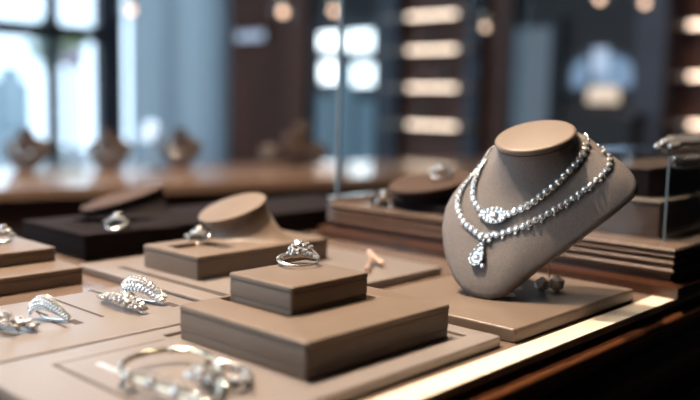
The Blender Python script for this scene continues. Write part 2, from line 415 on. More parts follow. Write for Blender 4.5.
# ceiling spots : over the counters, the extra main-counter ones added for glints
def spot(x, y, z, size, power, col, label, aim=(0, 0, -1), spread=120):
    t = thing('ceiling_spot', label, 'ceiling spot', (x, y, z), 'ceiling spots above the counters')
    bm = lathe([(.05, .0), (.055, .01), (.055, .09), (.03, .11)], 20); xf(bm, Matrix.Translation((x, y, z))); obj('housing', bm, 'dark', t)
    obj('stem', tube([(x, y, z+.1), (x, y, ZC)], .01, 8), 'dark', t)
    l = bpy.data.lights.new('spot_lamp', 'AREA'); l.shape = 'DISK'; l.size = size; l.energy = power; l.color = col; l.spread = math.radians(spread)
    o = bpy.data.objects.new('spot_lamp', l); COL.objects.link(o); o.parent = t; o.location = (0, 0, -.004)
    o.rotation_euler = Vector(aim).to_track_quat('-Z', 'Y').to_euler()
WARM = (1, .79, .60)
spot(.20, .76, 1.25, .045, 19, WARM, 'added ceiling spot for glints over the main counter', aim=(.13, -.45, -1.2))
spot(.42, .95, 1.25, .045, 7, WARM, 'added ceiling spot for glints over the main counter', aim=(-.1, -.45, -1.2))  # unseen lamp added to put glints on the stones
spot(.05, .45, 1.25, .045, 3.5, WARM, 'added ceiling spot for glints over the main counter', aim=(.3, -.15, -1.2))  # another unseen lamp added for glints
spot(.95, .75, 1.25, .045, 3.5, WARM, 'added ceiling spot for glints over the main counter', aim=(-.3, -.35, -1.2))  # unseen lamp added to brighten the plinth and the case bracelet
spot(1.0, 1.45, 1.25, .09, 4, WARM, 'ceiling spot over the back ledge', aim=(0, 0, -1))
spot(2.6, 1.2, 1.5, .09, 12, WARM, 'ceiling spot over the far aisle', aim=(.4, 0, -1))

# world daylight and portals at the openings
w = bpy.data.worlds.new('World'); SC.world = w; w.use_nodes = True
w.node_tree.nodes['Background'].inputs[0].default_value = (.66, .83, 1, 1); w.node_tree.nodes['Background'].inputs[1].default_value = 3.3
def portal(x0, x1, y, z0, z1):
    l = bpy.data.lights.new('window_portal', 'AREA'); l.shape = 'RECTANGLE'; l.size = x1-x0; l.size_y = z1-z0; l.cycles.is_portal = True
    o = bpy.data.objects.new('window_portal', l); COL.objects.link(o); o.location = ((x0+x1)/2, y, (z0+z1)/2); o.rotation_euler = (-PI/2, 0, 0)
l = bpy.data.lights.new('window_portal', 'AREA'); l.shape = 'RECTANGLE'; l.size = WZ1-WZ0; l.size_y = WY1-WY0; l.cycles.is_portal = True  # portal for the added west opening
o = bpy.data.objects.new('window_portal', l); COL.objects.link(o); o.location = (X0-.15, (WY0+WY1)/2, (WZ0+WZ1)/2); o.rotation_euler = (0, -PI/2, 0)
portal(wl, xa, YW+.15, zs, zt); portal(xb, xc, YW+.15, zs, zt)

# ------------------------------------------------------------------ main counter
KX0, KX1, KY0, KY1 = -.35, 1.9, .187, .615
ZK = -.005
ct = thing('display_counter', 'long dark walnut display counter with a moulded front edge', 'counter', ((KX0+KX1)/2, .45, ZF))
obj('countertop', box(KX0, KX1, KY0+.0135, KY1, ZK-.02, ZK), 'counter', ct, False)
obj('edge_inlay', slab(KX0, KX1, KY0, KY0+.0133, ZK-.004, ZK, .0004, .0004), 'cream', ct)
def sweep(prof, x0, x1):
    bm = bmesh.new(); loft(bm, [[(x, y, z) for y, z in prof] for x in (x0, x1)]); return bm
def arcp(cy, cz, r, a0, a1, n=8): return [(cy+r*math.cos(a0+(a1-a0)*k/n), cz+r*math.sin(a0+(a1-a0)*k/n)) for k in range(n+1)]
obj('shadow_gap', box(KX0, KX1, KY0+.0025, KY0+.03, ZK-.0075, ZK-.004), 'wood', ct, False)
obj('edge_moulding', sweep([(.23, -.012)] + arcp(KY0-.0015, -.0165, .0042, PI/2, 3*PI/2) + [(.23, -.0207)], KX0, KX1), 'woodred', ct)
obj('cove_moulding', sweep([(.23, -.0207), (.190, -.0207), (.1905, -.030), (.186, -.0335), (.184, -.038), (.185, -.0425), (.191, -.045), (.1925, -.052), (.23, -.052)], KX0, KX1), 'wood', ct)
obj('body', box(KX0+.01, KX1-.01, .20, KY1-.01, ZF+.08, -.052), 'wood', ct, False)
obj('plinth_base', box(KX0, KX1, .195, KY1, ZF, ZF+.08), 'wood', ct, False)
for i in range(6):
    xa_ = -.33+i*.268
    bm = bmesh.new(); y = .2
    o0, o1 = xa_, xa_+.25
    outer = lambda i_, yy: [(o0+i_, yy, -.075-i_), (o1-i_, yy, -.075-i_), (o1-i_, yy, -.42+i_), (o0+i_, yy, -.42+i_)]
    loft(bm, [outer(0, y), outer(0, y-.008), outer(.004, y-.011), outer(.016, y-.011), outer(.022, y-.004), outer(.022, y)], True, True)
    obj('door_panel', bm, 'wood', ct, False)

# ------------------------------------------------------------------ trays
def dent(x0, x1, y0, y1, z, parent, name='slot', material='slot', d=.0004):
    obj(name, slab(x0, x1, y0, y1, z-.0006, z+d*.3, .0003, .0001), material, parent)
ta = thing('display_tray', 'large flat taupe tray nearest the camera, holding the stepped ring block and bracelets', 'tray', (.228, .263, ZK))
bm = slab_recess(.130, .326, .2045, .3215, ZK, 0, (.2125, .3155, .2165, .312), .0015, r=.002, b=.001)
obj('pad', bm, 'tray', ta)
# engraved outline and the slot that holds the bangle
obj('groove', box(.1558, .1576, .2135, .3056, -.0006, .00012), 'slot', ta, False)
obj('groove', box(.1576, .2090, .3049, .3056, -.0006, .0001), 'slot', ta, False)
obj('slot', slab(.1680, .1715, .222, .2945, -.0006, .0005, .0015, .0004), 'pale', ta)

tb = thing('display_tray', 'grey taupe tray behind the nearest one, holding four sparkling jewels', 'tray', (.19, .368, ZK))
obj('pad', slab(.085, .2615, .3235, .4125, ZK, 0, .002, .001), 'tray', tb)
for a in ((.2088, .2106, .358, .412), (.1865, .1880, .352, .366), (.1905, .1920, .378, .398), (.2325, .2340, .372, .398), (.2290, .2303, .3590, .3640), (.163, .1645, .368, .392)):
    obj('slot', box(*a, -.0006, .00012), 'slot', tb, False)

for u_s, v_s, hx, hy in ((75, 322, .0022, .0045), (171, 304.5, .0022, .0052), (28, 322, .0016, .006), (96, 292, .0012, .006)):
    p_ = at(u_s, v_s); obj('slot', box(p_.x-hx, p_.x+hx, p_.y-hy, p_.y+hy, -.0006, .00012), 'slot', tb, False)
td = thing('display_tray', 'taupe tray under the block with the slanted neck stand', 'tray', (.354, .405, ZK))
obj('pad', slab(.2665, .44, .3235, .485, ZK, 0, .002, .001), 'tray', td)
obj('slot', box(.2795, .2850, .345, .460, -.0006, .00012), 'slot', td, False)

ts = thing('display_tray', 'thick taupe tray on the right carrying the necklace bust', 'tray', (.396, .25, ZK))
obj('pad', slab(.334, .4635, .2025, .298, ZK, .002, .0018, .0012), 'leather', ts)
# ------------------------------------------------------------------ blocks
def block(name, label, x0, x1, y0, y1, z0, z1, grp=None, rec=None, lip=.003, foot=.28, material='leather', cat='display block'):
    t = thing(name, label, cat, ((x0+x1)/2, (y0+y1)/2, z0), grp)
    zf = z0+(z1-z0)*foot
    if foot: obj('base_band', slab(x0+.0004, x1-.0004, y0+.0004, y1-.0004, z0, zf, .0012, .0004), material, t)
    else: zf = z0
    obj('body', slab(x0+.0002, x1-.0002, y0+.0002, y1-.0002, zf, z1-lip, .0014, .0005), material, t)
    if rec: bm = slab_recess(x0, x1, y0, y1, z1-lip, z1, rec, lip*.9, .0016, .0009)
    else: bm = slab(x0, x1, y0, y1, z1-lip, z1, .0016, .0009)
    obj('top_pad', bm, material, t); return t
block('display_block', 'wide taupe leather block under the small ring block at centre', .2176, .3110, .2235, .3068, -.0015, .0143, 'taupe display blocks', rec=(.2385, .2965, .2560, .3040))
block('ring_block', 'small taupe block with a diamond ring on top, stacked at centre', .2420, .2922, .2580, .3015, .0120, .0265, 'taupe display blocks', lip=.0028)
block('display_block', 'taupe block behind the centre, carrying the slanted neck stand', .2935, .404, .3945, .4520, 0, .0143, 'taupe display blocks', rec=(.302, .334, .408, .438), foot=0)
block('display_block', 'lower block of the stack at the left edge', .12, .2525, .4525, .56, ZK, .0052, 'taupe display blocks', foot=0)
block('display_block', 'upper block at the left edge with a small ring on it', .12, .2500, .4810, .56, .0052, .0137, 'taupe display blocks', foot=0)
block('display_block', 'dark espresso block at back left under a slanted neck stand', .2870, .60, .512, .605, ZK, .0135, None, foot=.3, material='darklea')

# ------------------------------------------------------------------ raised plinth at right with glass case
pt = thing('display_plinth', 'raised moulded wooden plinth with a lit top behind the bust', 'plinth', (1.0, .34, ZK))
px0, px1, py0, py1 = .491, 1.7, .1915, .498
PR = lambda i, z: rrect(px0+i, px1-i, py0+i, py1-i, .022 if True else 0, z, 8)
def PRc(i, z):      # sharp near corner, rounded far corner
    x0, x1, y0, y1 = px0+i, px1-i, py0+i, py1-i; r = .03; P = []
    P += [(x1, y0, z), (x1, y1, z)]
    for k in range(9):
        a = PI/2+k/8*PI/2; P.append((x0+r+r*math.cos(a), y1-r+r*math.sin(a), z))
    P += [(x0, y0, z)]; return P
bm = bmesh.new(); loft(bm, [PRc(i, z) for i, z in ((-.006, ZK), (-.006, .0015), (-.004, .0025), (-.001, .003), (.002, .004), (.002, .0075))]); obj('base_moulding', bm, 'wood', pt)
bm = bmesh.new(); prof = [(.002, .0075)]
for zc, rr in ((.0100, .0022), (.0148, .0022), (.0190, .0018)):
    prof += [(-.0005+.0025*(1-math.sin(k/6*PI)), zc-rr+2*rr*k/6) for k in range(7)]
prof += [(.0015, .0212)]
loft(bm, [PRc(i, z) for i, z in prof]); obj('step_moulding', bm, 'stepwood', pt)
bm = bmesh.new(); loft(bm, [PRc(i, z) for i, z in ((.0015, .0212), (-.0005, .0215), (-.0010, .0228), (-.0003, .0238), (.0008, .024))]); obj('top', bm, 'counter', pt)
# stepped block inside the glass case
st = thing('stepped_block', 'two tier brown block standing in the glass case on the plinth', 'display block', (.70, .33, .024))
obj('lower_tier', slab(.523, .95, .214, .286, .024, .0458, .002, .001), 'smoke', st)
obj('lower_top', slab(.5222, .951, .2132, .287, .0458, .0482, .002, .001), 'leather', st)
obj('upper_tier', slab(.537, .94, .228, .276, .0482, .066, .002, .001), 'darklea', st)
obj('upper_top', slab(.5365, .941, .2275, .277, .066, .068, .002, .001), 'darkdisc', st)
gc = thing('glass_case', 'clear glass case over the two tier block at the right edge', 'glass case', (.75, .30, .024))
gx0, gx1, gy0, gy1, gz0, gz1 = .514, 1.0, .207, .292, .024, .0775
gt = .0009
obj('side_panel', box(gx0, gx0+gt, gy0+gt, gy1, gz0, gz1), 'glass', gc, False)
obj('side_panel', box(gx0+gt, gx1, gy0, gy0+gt, gz0, gz1), 'glass', gc, False)
obj('side_panel', box(gx0+gt, gx1, gy1-gt, gy1, gz0, gz1), 'glass', gc, False)
obj('top_panel', box(gx0, gx1, gy0, gy1, gz1, gz1+gt), 'glass', gc, False)
obj('corner_edge', box(gx0-.0004, gx0+gt, gy0-.0004, gy0+gt, gz0, gz1), 'edge', gc, False)

# tall glass screen at the far end of the plinth
g2 = thing('glass_screen', 'tall clear glass screen standing at the far end of the plinth', 'glass screen', (.60, .488, .024))
obj('pane', box(.508, .80, .484, .4865, .024, .62), 'glass', g2, False)
obj('edge_strip', box(.5055, .508, .4835, .487, .024, .62), 'edge', g2, False)
obj('foot_rail', box(.4955, .80, .4815, .489, .024, .028), 'chrome', g2, False)

# ------------------------------------------------------------------ back ledge
lt = thing('back_ledge', 'long tan topped counter ledge under the window', 'counter', at(150, 180, -.03))
A, B = at(0, 189.5, -.03), at(340, 178, -.03); dl = (B-A).normalized(); nl = Vector((-dl.y, dl.x, 0))
P0, P1 = A-dl*.9, B+dl*.9
def ledge_box(o0, o1, z0, z1):
    bm = bmesh.new(); loft(bm, [[tuple(p+nl*o+Vector((0, 0, z-p.z))) for p, o in ((P0, o0), (P1, o0), (P1, o1), (P0, o1))] for z in (z0, z1)]); return bm
obj('top', ledge_box(0, .40, -.045, -.03), mat('polished_ledge_top', (.34, .21, .14), .28, var=.15, vscale=8, coat=.5), lt, False)
obj('cabinet', ledge_box(.02, .39, ZF, -.045), 'wood', lt, False)
for k in range(7):
    s = (P1-P0).length/7; a = P0+dl*(s*k+.03); b = P0+dl*(s*(k+1)-.03)
    bm = bmesh.new(); loft(bm, [[tuple(p+nl*o+Vector((0, 0, z-p.z))) for p, o in ((a, .01), (b, .01), (b, .02), (a, .02))] for z in (-.6, -.09)]); obj('door', bm, 'walldark', lt, False)

# ------------------------------------------------------------------ bust builder
def neck_rim_loft(rim, N, a, b, mup, nrm, thick, K=None, bulge=.006, n=72, cap=.003, taper=.8, back=None):
    """rim: closed list of 3d points (front outline); N: neck-disc centre; a,b: disc half axes; mup: disc normal; nrm: outward plate normal"""
    e1 = cv(1, 0, 0); e1 = (e1-e1.dot(nrm)*nrm).normalized(); e2 = nrm.cross(e1)
    O = K if K is not None else N
    def pol(p): d = p-O; return math.atan2(d.dot(e2), d.dot(e1))
    def pol2(p): d = p-N; return math.atan2(d.dot(e2), d.dot(e1))
    # dense smooth rim (catmull-rom)
    m = len(rim); dense = []
    for i in range(m):
        p0, p1, p2, p3 = rim[i-1], rim[i], rim[(i+1) % m], rim[(i+2) % m]
        for k in range(12):
            t = k/12; dense.append(.5*((2*p1)+(p2-p0)*t+(2*p0-5*p1+4*p2-p3)*t*t+(3*p1-p0-3*p2+p3)*t*t*t))
    disc = [N+a*math.cos(k/360*2*PI)+b*math.sin(k/360*2*PI) for k in range(360)]
    def sampler(pts, f):
        S = sorted((f(p), p) for p in pts); angs = [s[0] for s in S]
        def g(phi):
            import bisect
            i = bisect.bisect(angs, phi); a1 = S[i % len(S)]; a0 = S[i-1]
            x0 = a0[0]-(2*PI if i == 0 else 0); x1 = a1[0]+(2*PI if i == len(S) else 0)
            t = (phi-x0)/max(x1-x0, 1e-9); return a0[1].lerp(a1[1], t)
        return g
    gr, gd = sampler(dense, pol), sampler(disc, pol2)
    phis = [-PI+2*PI*k/n for k in range(n)]
    dn, rm = [gd(p) for p in phis], [gr(p) for p in phis]
    cen = sum(rm, Vector())/n
    rings = []
    T = 18
    for j in range(T+1):
        s = j/T; ring = []
        for D_, R_ in zip(dn, rm):
            D1 = D_.copy() - mup*cap; L = (R_-D1).length
            # shrink under cap
            D1 = D1 + (N-mup*cap-D1)*.05
            P1_ = D1-mup*L*.42; P2_ = R_+(O-R_).normalized()*L*.42+nrm*bulge
            ring.append(D1*(1-s)**3+3*P1_*s*(1-s)**2+3*P2_*s*s*(1-s)+R_*s**3)
        rings.append(ring)
    body = bmesh.new(); last = rings[-1]
    for off, out in ((.0006, .0012), (.0018, .0021), (.0035, .0024)):
        rings.append([p-nrm*off+(p-cen).normalized()*out for p in last])
    rings.append([p-nrm*thick+(p-cen).normalized()*.0024*0+(cen-p)*(1-taper)*.2 for p in last])
    rings.append([p-nrm*(thick+.002)+(cen-p)*(.04+(1-taper)*.2) for p in last])
    loft(body, rings)
    capbm = bmesh.new()
    cr = []
    for ins, dz in ((.0, -cap), (.0, -.0011), (.0004, -.0005), (.001, -.0001), (.002, 0)):
        cr.append([N+(p-N)*(1-ins/a.length)+mup*dz for p in disc[::5]])
    loft(capbm, cr)
    seam = bmesh.new(); loft(seam, [[N+(p-N)*.985-mup*(cap+.0008) for p in disc[::5]], [N+(p-N)*.985-mup*(cap-.0005) for p in disc[::5]]])
    return body, capbm, seam, rings

# the main bust
nrm = cv(-.42, -.40, -.81).normalized(); T0 = at(490, 298, .0035)
def onP(u, v):
    d = Vector(ray(u, v)); t = (T0-Vector(CAM)).dot(nrm)/d.dot(nrm); return Vector(CAM)+d*t
rim_px = [(487, 294.5), (472, 290), (459, 280), (450, 262), (445.5, 243), (444.5, 225), (448, 206), (457, 190), (470, 176), (482, 163), (494, 149), (508, 136), (535, 130), (562, 130), (584, 138), (598, 149), (612, 158), (624, 168), (632, 179), (631, 191), (618, 203), (592, 223), (560, 247), (530, 270), (508, 287), (499, 293)]
rim = [onP(u, v) for u, v in rim_px]
ND = .462; N0 = dep(535, 134.5, ND); R0 = 40.5*ND/F
a_ = cv(math.cos(.24), -math.sin(.24), 0)*R0; b_ = cv(.10*1, .385, -.915).normalized(); b_ = (b_-b_.dot(a_.normalized())*a_.normalized()).normalized()
mup = b_.cross(a_.normalized()); mup = mup if mup.z > 0 else -mup
b_ = b_*R0*.98
Kc = onP(552, 158)
body, capb, seam, rings = neck_rim_loft(rim, N0, a_, b_, mup, nrm, .0115, K=Kc, bulge=.009)
bust = reg(thing('necklace_bust', 'large taupe necklace bust wearing two diamond necklaces on the right tray', 'necklace bust', at(490, 298, .002)))
bmesh.ops.recalc_face_normals(body, faces=body.faces); body.normal_update(); bv = BVHTree.FromBMesh(body)
obj('body', body, 'bust', bust); obj('neck_cap', capb, 'leather', bust); obj('seam', seam, 'seam', bust)
# easel leg behind the bust
pk = onP(525, 225)-nrm*.013; pf = Vector((pk.x+.030, pk.y+.03, .002))
lg = bmesh.new(); d = cv(1, 0, 0)*.008
loft(lg, [[p-d, p+d, p+d-nrm*.002, p-d-nrm*.002] for p in (pk+nrm*.002, pf+Vector((0, 0, .0005)))]); obj('easel_leg', lg, 'darklea', bust, False)

def surf(u, v):
    d = Vector(ray(u, v)).normalized(); o = Vector(CAM)
    h = bv.ray_cast(o, d)
    if h[0] is None:
        q = bv.find_nearest(o+d*.475); return q[0], (q[1] if q[1].dot(d) < 0 else -q[1])
    return h[0], (h[1] if h[1].dot(d) < 0 else -h[1])
def spline(P, per=10):
    out = []
    for i in range(len(P)-1):
        p0, p1, p2, p3 = P[max(i-1, 0)], P[i], P[i+1], P[min(i+2, len(P)-1)]
        for k in range(per):
            t = k/per; out.append(tuple(.5*((2*b)+(c-a)*t+(2*a-5*b+4*c-d)*t*t+(3*b-a-3*c+d)*t*t*t) for a, b, c, d in zip(p0, p1, p2, p3)))
    out.append(tuple(P[-1])); return out
def resample(P, step):
    out = [P[0]]; acc = 0; last = P[0]
    for q in P[1:]:
        d = (q[0]-last[0]).length; 
        while acc+d >= step:
            t = (step-acc)/d; pos = last[0].lerp(q[0], t); nn = last[1].lerp(q[1], t).normalized(); last = (pos, nn); out.append(last); d = (q[0]-last[0]).length; acc = 0
        acc += d; last = q
    return out
def chain(parent, px, step, r, cups=CUP, lift=.6, r_end=None):
    P = [surf(u, v) for u, v in spline(px, 12)]
    # smooth normals
    for _ in range(3): P = [(P[i][0], (P[max(i-1, 0)][1]+P[i][1]+P[min(i+1, len(P)-1)][1]).normalized()) for i in range(len(P))]
    S = resample(P, step)
    for p, n in S: set_gem(parent, p+n*r*lift, n, r, cups)
    return S
nk = reg(thing('diamond_necklace', 'inner diamond necklace with an oval halo pendant, close around the bust neck', 'necklace', N0-mup*.02, 'diamond necklaces on the bust'))
inR = [(586.5, 143), (585.5, 149), (579, 160.5), (567.5, 172.5), (556, 184), (543, 194.5), (529.7, 205), (517, 211), (508, 214)]
inL = [(483.5, 212.5), (478.5, 207), (474.5, 200), (473.5, 190), (476, 180), (480.5, 170.5), (486.5, 161)]
SR = chain(nk, inR[::-1], .0041, .0020); SL = chain(nk, inL, .0035, .0018)
# halo pendant
pc, pn = surf(495.5, 216)
tdir = (surf(507, 213)[0]-surf(484, 213)[0]).normalized(); bdir = pn.cross(tdir)
pl_ = bmesh.new(); loft(pl_, [[pc+pn*h+(tdir*math.cos(k/32*2*PI)*.0072+bdir*math.sin(k/32*2*PI)*.0047)*s for k in range(32)] for h, s in ((.0, .96), (.0008, 1), (.0016, .97))]); obj('pendant_plate', pl_, 'silver', nk)
set_gem(nk, pc+pn*.0028, pn, .0024, PRONG)
for k in range(14):
    a = k/14*2*PI; set_gem(nk, pc+pn*.002+tdir*math.cos(a)*.0062+bdir*math.sin(a)*.0038, pn, .00125)
for s in (-1, 1):
    for e in (.55, -.55): set_gem(nk, pc+pn*.002+tdir*s*.0039+bdir*e*.003, pn, .0009)
for s in (-1, 1): set_gem(nk, pc+pn*.0015+tdir*s*.0083, pn, .0014)
# hidden run behind the neck
def back_run(parent, pA, pB, drop, step, r):
    ax_ = mup; cA = pA-N0; cB = pB-N0; hA, hB = cA.dot(ax_), cB.dot(ax_)
    rA, rB = (cA-ax_*hA), (cB-ax_*hB)
    away = (Vector(N0)-Vector(CAM)).normalized(); away = (away-away.dot(ax_)*ax_).normalized()
    xa1 = rA.normalized()
    y1 = (away-away.dot(xa1)*xa1).normalized(); angB = math.atan2(rB.dot(y1), rB.dot(xa1)); angB = angB if angB > 0 else angB+2*PI
    pts = []
    for k in range(41):
        t = k/40; an = angB*t; rr = rA.length*(1-t)+rB.length*t; hh = hA*(1-t)+hB*t
        p = N0+(xa1*math.cos(an)+y1*math.sin(an))*rr+ax_*hh
        q = bv.find_nearest(p); nn = (p-(N0+ax_*hh)).normalized()
        pts.append((q[0]+nn*r*.4, nn))
    pts[0] = (pA, pts[0][1]); pts[-1] = (pB, pts[-1][1])
    for p, n in resample(pts, step)[1:]: set_gem(parent, p, n, r)
back_run(nk, SL[-1][0], SR[-1][0], 0, .0042, .0017)
nk2 = reg(thing('diamond_necklace', 'outer diamond necklace with a pear drop pendant, lower on the bust', 'necklace', N0-mup*.035, 'diamond necklaces on the bust'))
outR = [(601, 152.5), (607, 155.5), (609.8, 160), (608.5, 167), (600.6, 177), (587.5, 187.5), (571.7, 199), (556, 209), (540, 218), (524.5, 226), (508.7, 231.5), (497, 235.5)]
outL = [(481, 236), (474.6, 231), (464.5, 222), (459.3, 209), (459.5, 198), (464.5, 187), (472.5, 177), (480, 168), (487.5, 159)]
SR2 = chain(nk2, outR[::-1], .0038, .00175); SL2 = chain(nk2, outL, .0035, .0018)
back_run(nk2, SL2[-1][0], SR2[-1][0], 0, .0042, .0016)
# hanging drops under the right run of the outer necklace
for i, (p, n) in enumerate(SR2[1:22:2]):
    d = Vector((0, 0, -1)); d = (d-d.dot(n)*n).normalized()
    set_gem(nk2, p+d*.0026+n*.0006, n, .00085)
jc, jn = surf(488, 237)
for du, dv, r in ((0, 0, .0022), (-5, -2, .0015), (5, -1.5, .0015), (-3, 4, .0012), (2, 4, .0013), (-7, 1, .0012), (7, -3, .0013)):
    p, n = surf(488+du, 237+dv); set_gem(nk2, p+n*.0014, n, r)
dc, dn_ = surf(479, 255); up_ = (surf(484, 243)[0]-surf(476.5, 262)[0]).normalized(); sd = dn_.cross(up_)
def pear(s, h, z): return [dc+dn_*z+up_*((.0068*math.cos(k/28*2*PI))*s)+sd*(math.sin(k/28*2*PI)*.0036*s*(1-.52*math.cos(k/28*2*PI))) for k in range(28)]
bm = bmesh.new(); loft(bm, [pear(.92, 0, .0003), pear(1, 0, .0012), pear(.98, 0, .0022), pear(.86, 0, .0024), pear(.72, 0, .0016)]); obj('drop_frame', bm, 'silver', nk2)
for k in range(12):
    a = k/12*2*PI+.2; p = dc+dn_*.0024+up_*(.0062*math.cos(a))+sd*(math.sin(a)*.0033*(1-.52*math.cos(a))); set_gem(nk2, p, dn_, .00075)
set_gem(nk2, dc+dn_*.0022-up_*.0018, dn_, .0019, PRONG); set_gem(nk2, dc+dn_*.0022+up_*.0022, dn_, .0010)
p, n = surf(483, 266); set_gem(nk2, p+n*.0014, n, .0013); bm = tube([jc+jn*.0015-up_*.001, dc+dn_*.0015+up_*.0062], .0006, 6); obj('bail', bm, 'silver', nk2)

# clear crystal charm on a thread, standing under the bust
c0 = at(549, 291.5, .002)
t = reg(thing('crystal_charm', 'clear faceted crystal charm on a thread under the bust shoulder', 'charm', c0))
for dx, dz, s in ((-.0032, .0046, .0047), (.0032, .0050, .0051)):
    p = c0+cv(1, 0, 0)*dx*1.3+Vector((0, 0, dz-.0003))
    bm = bmesh.new(); bmesh.ops.create_icosphere(bm, subdivisions=1, radius=s, matrix=Matrix.Translation(p)); obj('crystal', bm, 'crystal', t, False)
obj('thread', tube([c0+Vector((0, 0, .008)), c0+Vector((0, 0, .0155))-cv(1, 0, 0)*.001], .0006, 6), 'silver', t)

# ------------------------------------------------------------------ slanted neck stands (cut neck form with tan top)
def slant_stand(uc, vc, D, wpx, ratio, roll, base, foot_rx, foot_ry, label, mbody, mtop, z0, name='neck_stand', shift=(0, 0)):
    N = dep(uc, vc, D); R = wpx/2*D/F
    a = cv(math.cos(roll), -math.sin(roll), 0)*R
    bz = math.sqrt(max(0, 1-ratio*ratio)); b = cv(math.sin(roll)*ratio, math.cos(roll)*ratio, -bz); b = (b-b.dot(a.normalized())*a.normalized()).normalized()*R*.95
    mu = b.cross(a).normalized(); mu = mu if mu.z > 0 else -mu
    t = thing(name, label, 'neck stand', base, None)
    n = 48; top = [N+a*math.cos(k/n*2*PI)+b*math.sin(k/n*2*PI) for k in range(n)]
    # foot ellipse in the ground plane, aligned with camera right / forward
    er = cv(1, 0, 0); er.z = 0; er.normalize(); ef = cv(0, 0, -1); ef.z = 0; ef.normalize()
    fo = [base+er*math.cos(k/n*2*PI)*foot_rx+ef*math.sin(k/n*2*PI)*foot_ry for k in range(n)]
    bm = bmesh.new(); rings = []
    for j in range(15):
        s = j/14; ring = []
        for k in range(n):
            p0 = N+(top[k]-N)*.96-mu*.002; p3 = fo[k]; L = (p3-p0).length
            p1 = p0-mu*L*.35; p2 = p3+(base-p3)*.32+Vector((0, 0, L*.12)); ring.append(p0*(1-s)**3+3*p1*s*(1-s)**2+3*p2*s*s*(1-s)+p3*s**3)
        rings.append([Vector((q.x, q.y, max(q.z, base.z))) for q in ring])
    loft(bm, rings); obj('body', bm, mbody, t)
    cb = bmesh.new(); loft(cb, [[N+(p-N)*(1-i)+mu*d for p in top] for i, d in ((0, -.002), (0, -.0006), (.02, -.0001), (.05, 0))]); obj('top_cap', cb, mtop, t)
    return t, N, mu
slant_stand(232, 206.5, .565, 70, .34, .27, at(246, 243, .0143)+Vector((.012, .015, 0)), .033, .022, 'slanted brown neck stand with a tan top on the block behind centre', 'leather', 'leather', .0143)
slant_stand(122, 196, .70, 84, .2, .26, at(116, 228, .0135)+Vector((.012, .012, 0)), .043, .022, 'dark slanted neck stand on the espresso block at back left', 'darklea', 'darkdisc', .012)
# dark flat display tray and slanted stand on the plinth
tt = thing('display_tray', 'dark blue grey tray on the plinth under the slanted ring stand', 'tray', (.535, .40, .024))
obj('pad', slab(.503, .57, .365, .445, .024, .030, .002, .001), 'darklea', tt)
slant_stand(430, 180, .66, 84, .24, .17, at(432, 203, .030), .026, .016, 'dark slanted stand carrying a ring, left of the big bust on the plinth', 'darklea', 'darkdisc', .03)

# ------------------------------------------------------------------ rings
def hoop_pts(c, ax1, ax2, R, n=48, a0=0, a1=2*PI): return [c+ax1*math.cos(a0+(a1-a0)*k/n)*R+ax2*math.sin(a0+(a1-a0)*k/n)*R for k in range(n+(0 if abs(a1-a0-2*PI) < 1e-6 else 1))]
def cluster_ring(label, base, R, yaw, grp, stones, tilt=0.0, band=.0011, name='diamond_ring', cat='ring', lie=0.0, bandmat='silver'):
    """ring standing (lie=0) or leaning back by lie radians; yaw = direction of hoop plane"""
    t = reg(thing(name, label, cat, base, grp))
    e1 = Vector((math.cos(yaw), math.sin(yaw), 0)); h = e1.cross(Vector((0, 0, 1)))
    e2 = (Vector((0, 0, 1))*math.cos(lie)+h*math.sin(lie)).normalized(); e3 = e1.cross(e2)
    c = base+e2*(R)+Vector((0, 0, band*.9))
    P = [c+e1*math.cos(a)*R+e2*math.sin(a)*R for a in [k/56*2*PI for k in range(56)]]
    rad = [band*(1+.35*max(0, math.sin(k/56*2*PI))) for k in range(56)]
    obj('band', tube(P, rad, 8, closed=True, flat=1.0, up=e3), bandmat, t)
    for ang, off, out, r, kind in stones:
        rd = e1*math.cos(ang)+e2*math.sin(ang)
        p = c+rd*(R+band+r*.55+out)+e3*off
        n = (rd+e3*off/(R*.9)).normalized(); set_gem(t, p, n, r, kind)
    return t
# hero ring : lies tilted, flattened look, cluster on top running down one side
c = at(299, 265.5, .0265)
hero = reg(thing('diamond_ring', 'diamond cluster ring on top of the small centre block', 'ring', c, 'diamond rings on display blocks'))
e1 = cv(1, 0, 0); e1.z = 0; e1.normalize(); fw = cv(0, 0, 1); fw.z = 0; fw.normalize()
lean = math.radians(82); e2 = (Vector((0, 0, 1))*math.cos(lean)+fw*math.sin(lean)).normalized(); e3 = e1.cross(e2); e3 = e3 if e3.z > 0 else -e3
R = .0093; cc = c+e2*0+Vector((0, 0, .0012+R*math.cos(lean)*.98))
n = 64; P = []; rad = []
for k in range(n):
    a = k/n*2*PI; P.append(cc+e1*math.cos(a)*R*1.04+e2*math.sin(a)*R*.86); rad.append(.00055+.0005*max(0, -math.cos(a))+.0003*max(0, math.sin(a)))
obj('band', tube(P, rad, 10, closed=True, up=e3), 'silver', hero)
sh = bmesh.new(); P2 = [cc+e1*math.cos(a)*R*1.04+e2*math.sin(a)*R*.86+e3*.0005 for a in [PI*.62+PI*.42*k/14 for k in range(15)]]
tube(P2, [.0009+.0008*math.sin(k/14*PI*.75) for k in range(15)], 10, sh, up=e3); obj('shoulder', sh, 'silver', hero)
def hp(a, up, o=0): return cc+e1*math.cos(a)*R*1.04+e2*math.sin(a)*R*.86+Vector((0, 0, up))-fw*o
hn = lambda a, k: (Vector((0, 0, 1))*1+e1*math.cos(a)*k-fw*.9).normalized()
gal = bmesh.new(); tube([hp(PI*.66, .0006), hp(PI*.5, .0022), hp(PI*.32, .0014), hp(PI*.12, .0006)], [.0010, .0019, .0016, .0009], 8, gal); obj('gallery', gal, 'silver', hero)
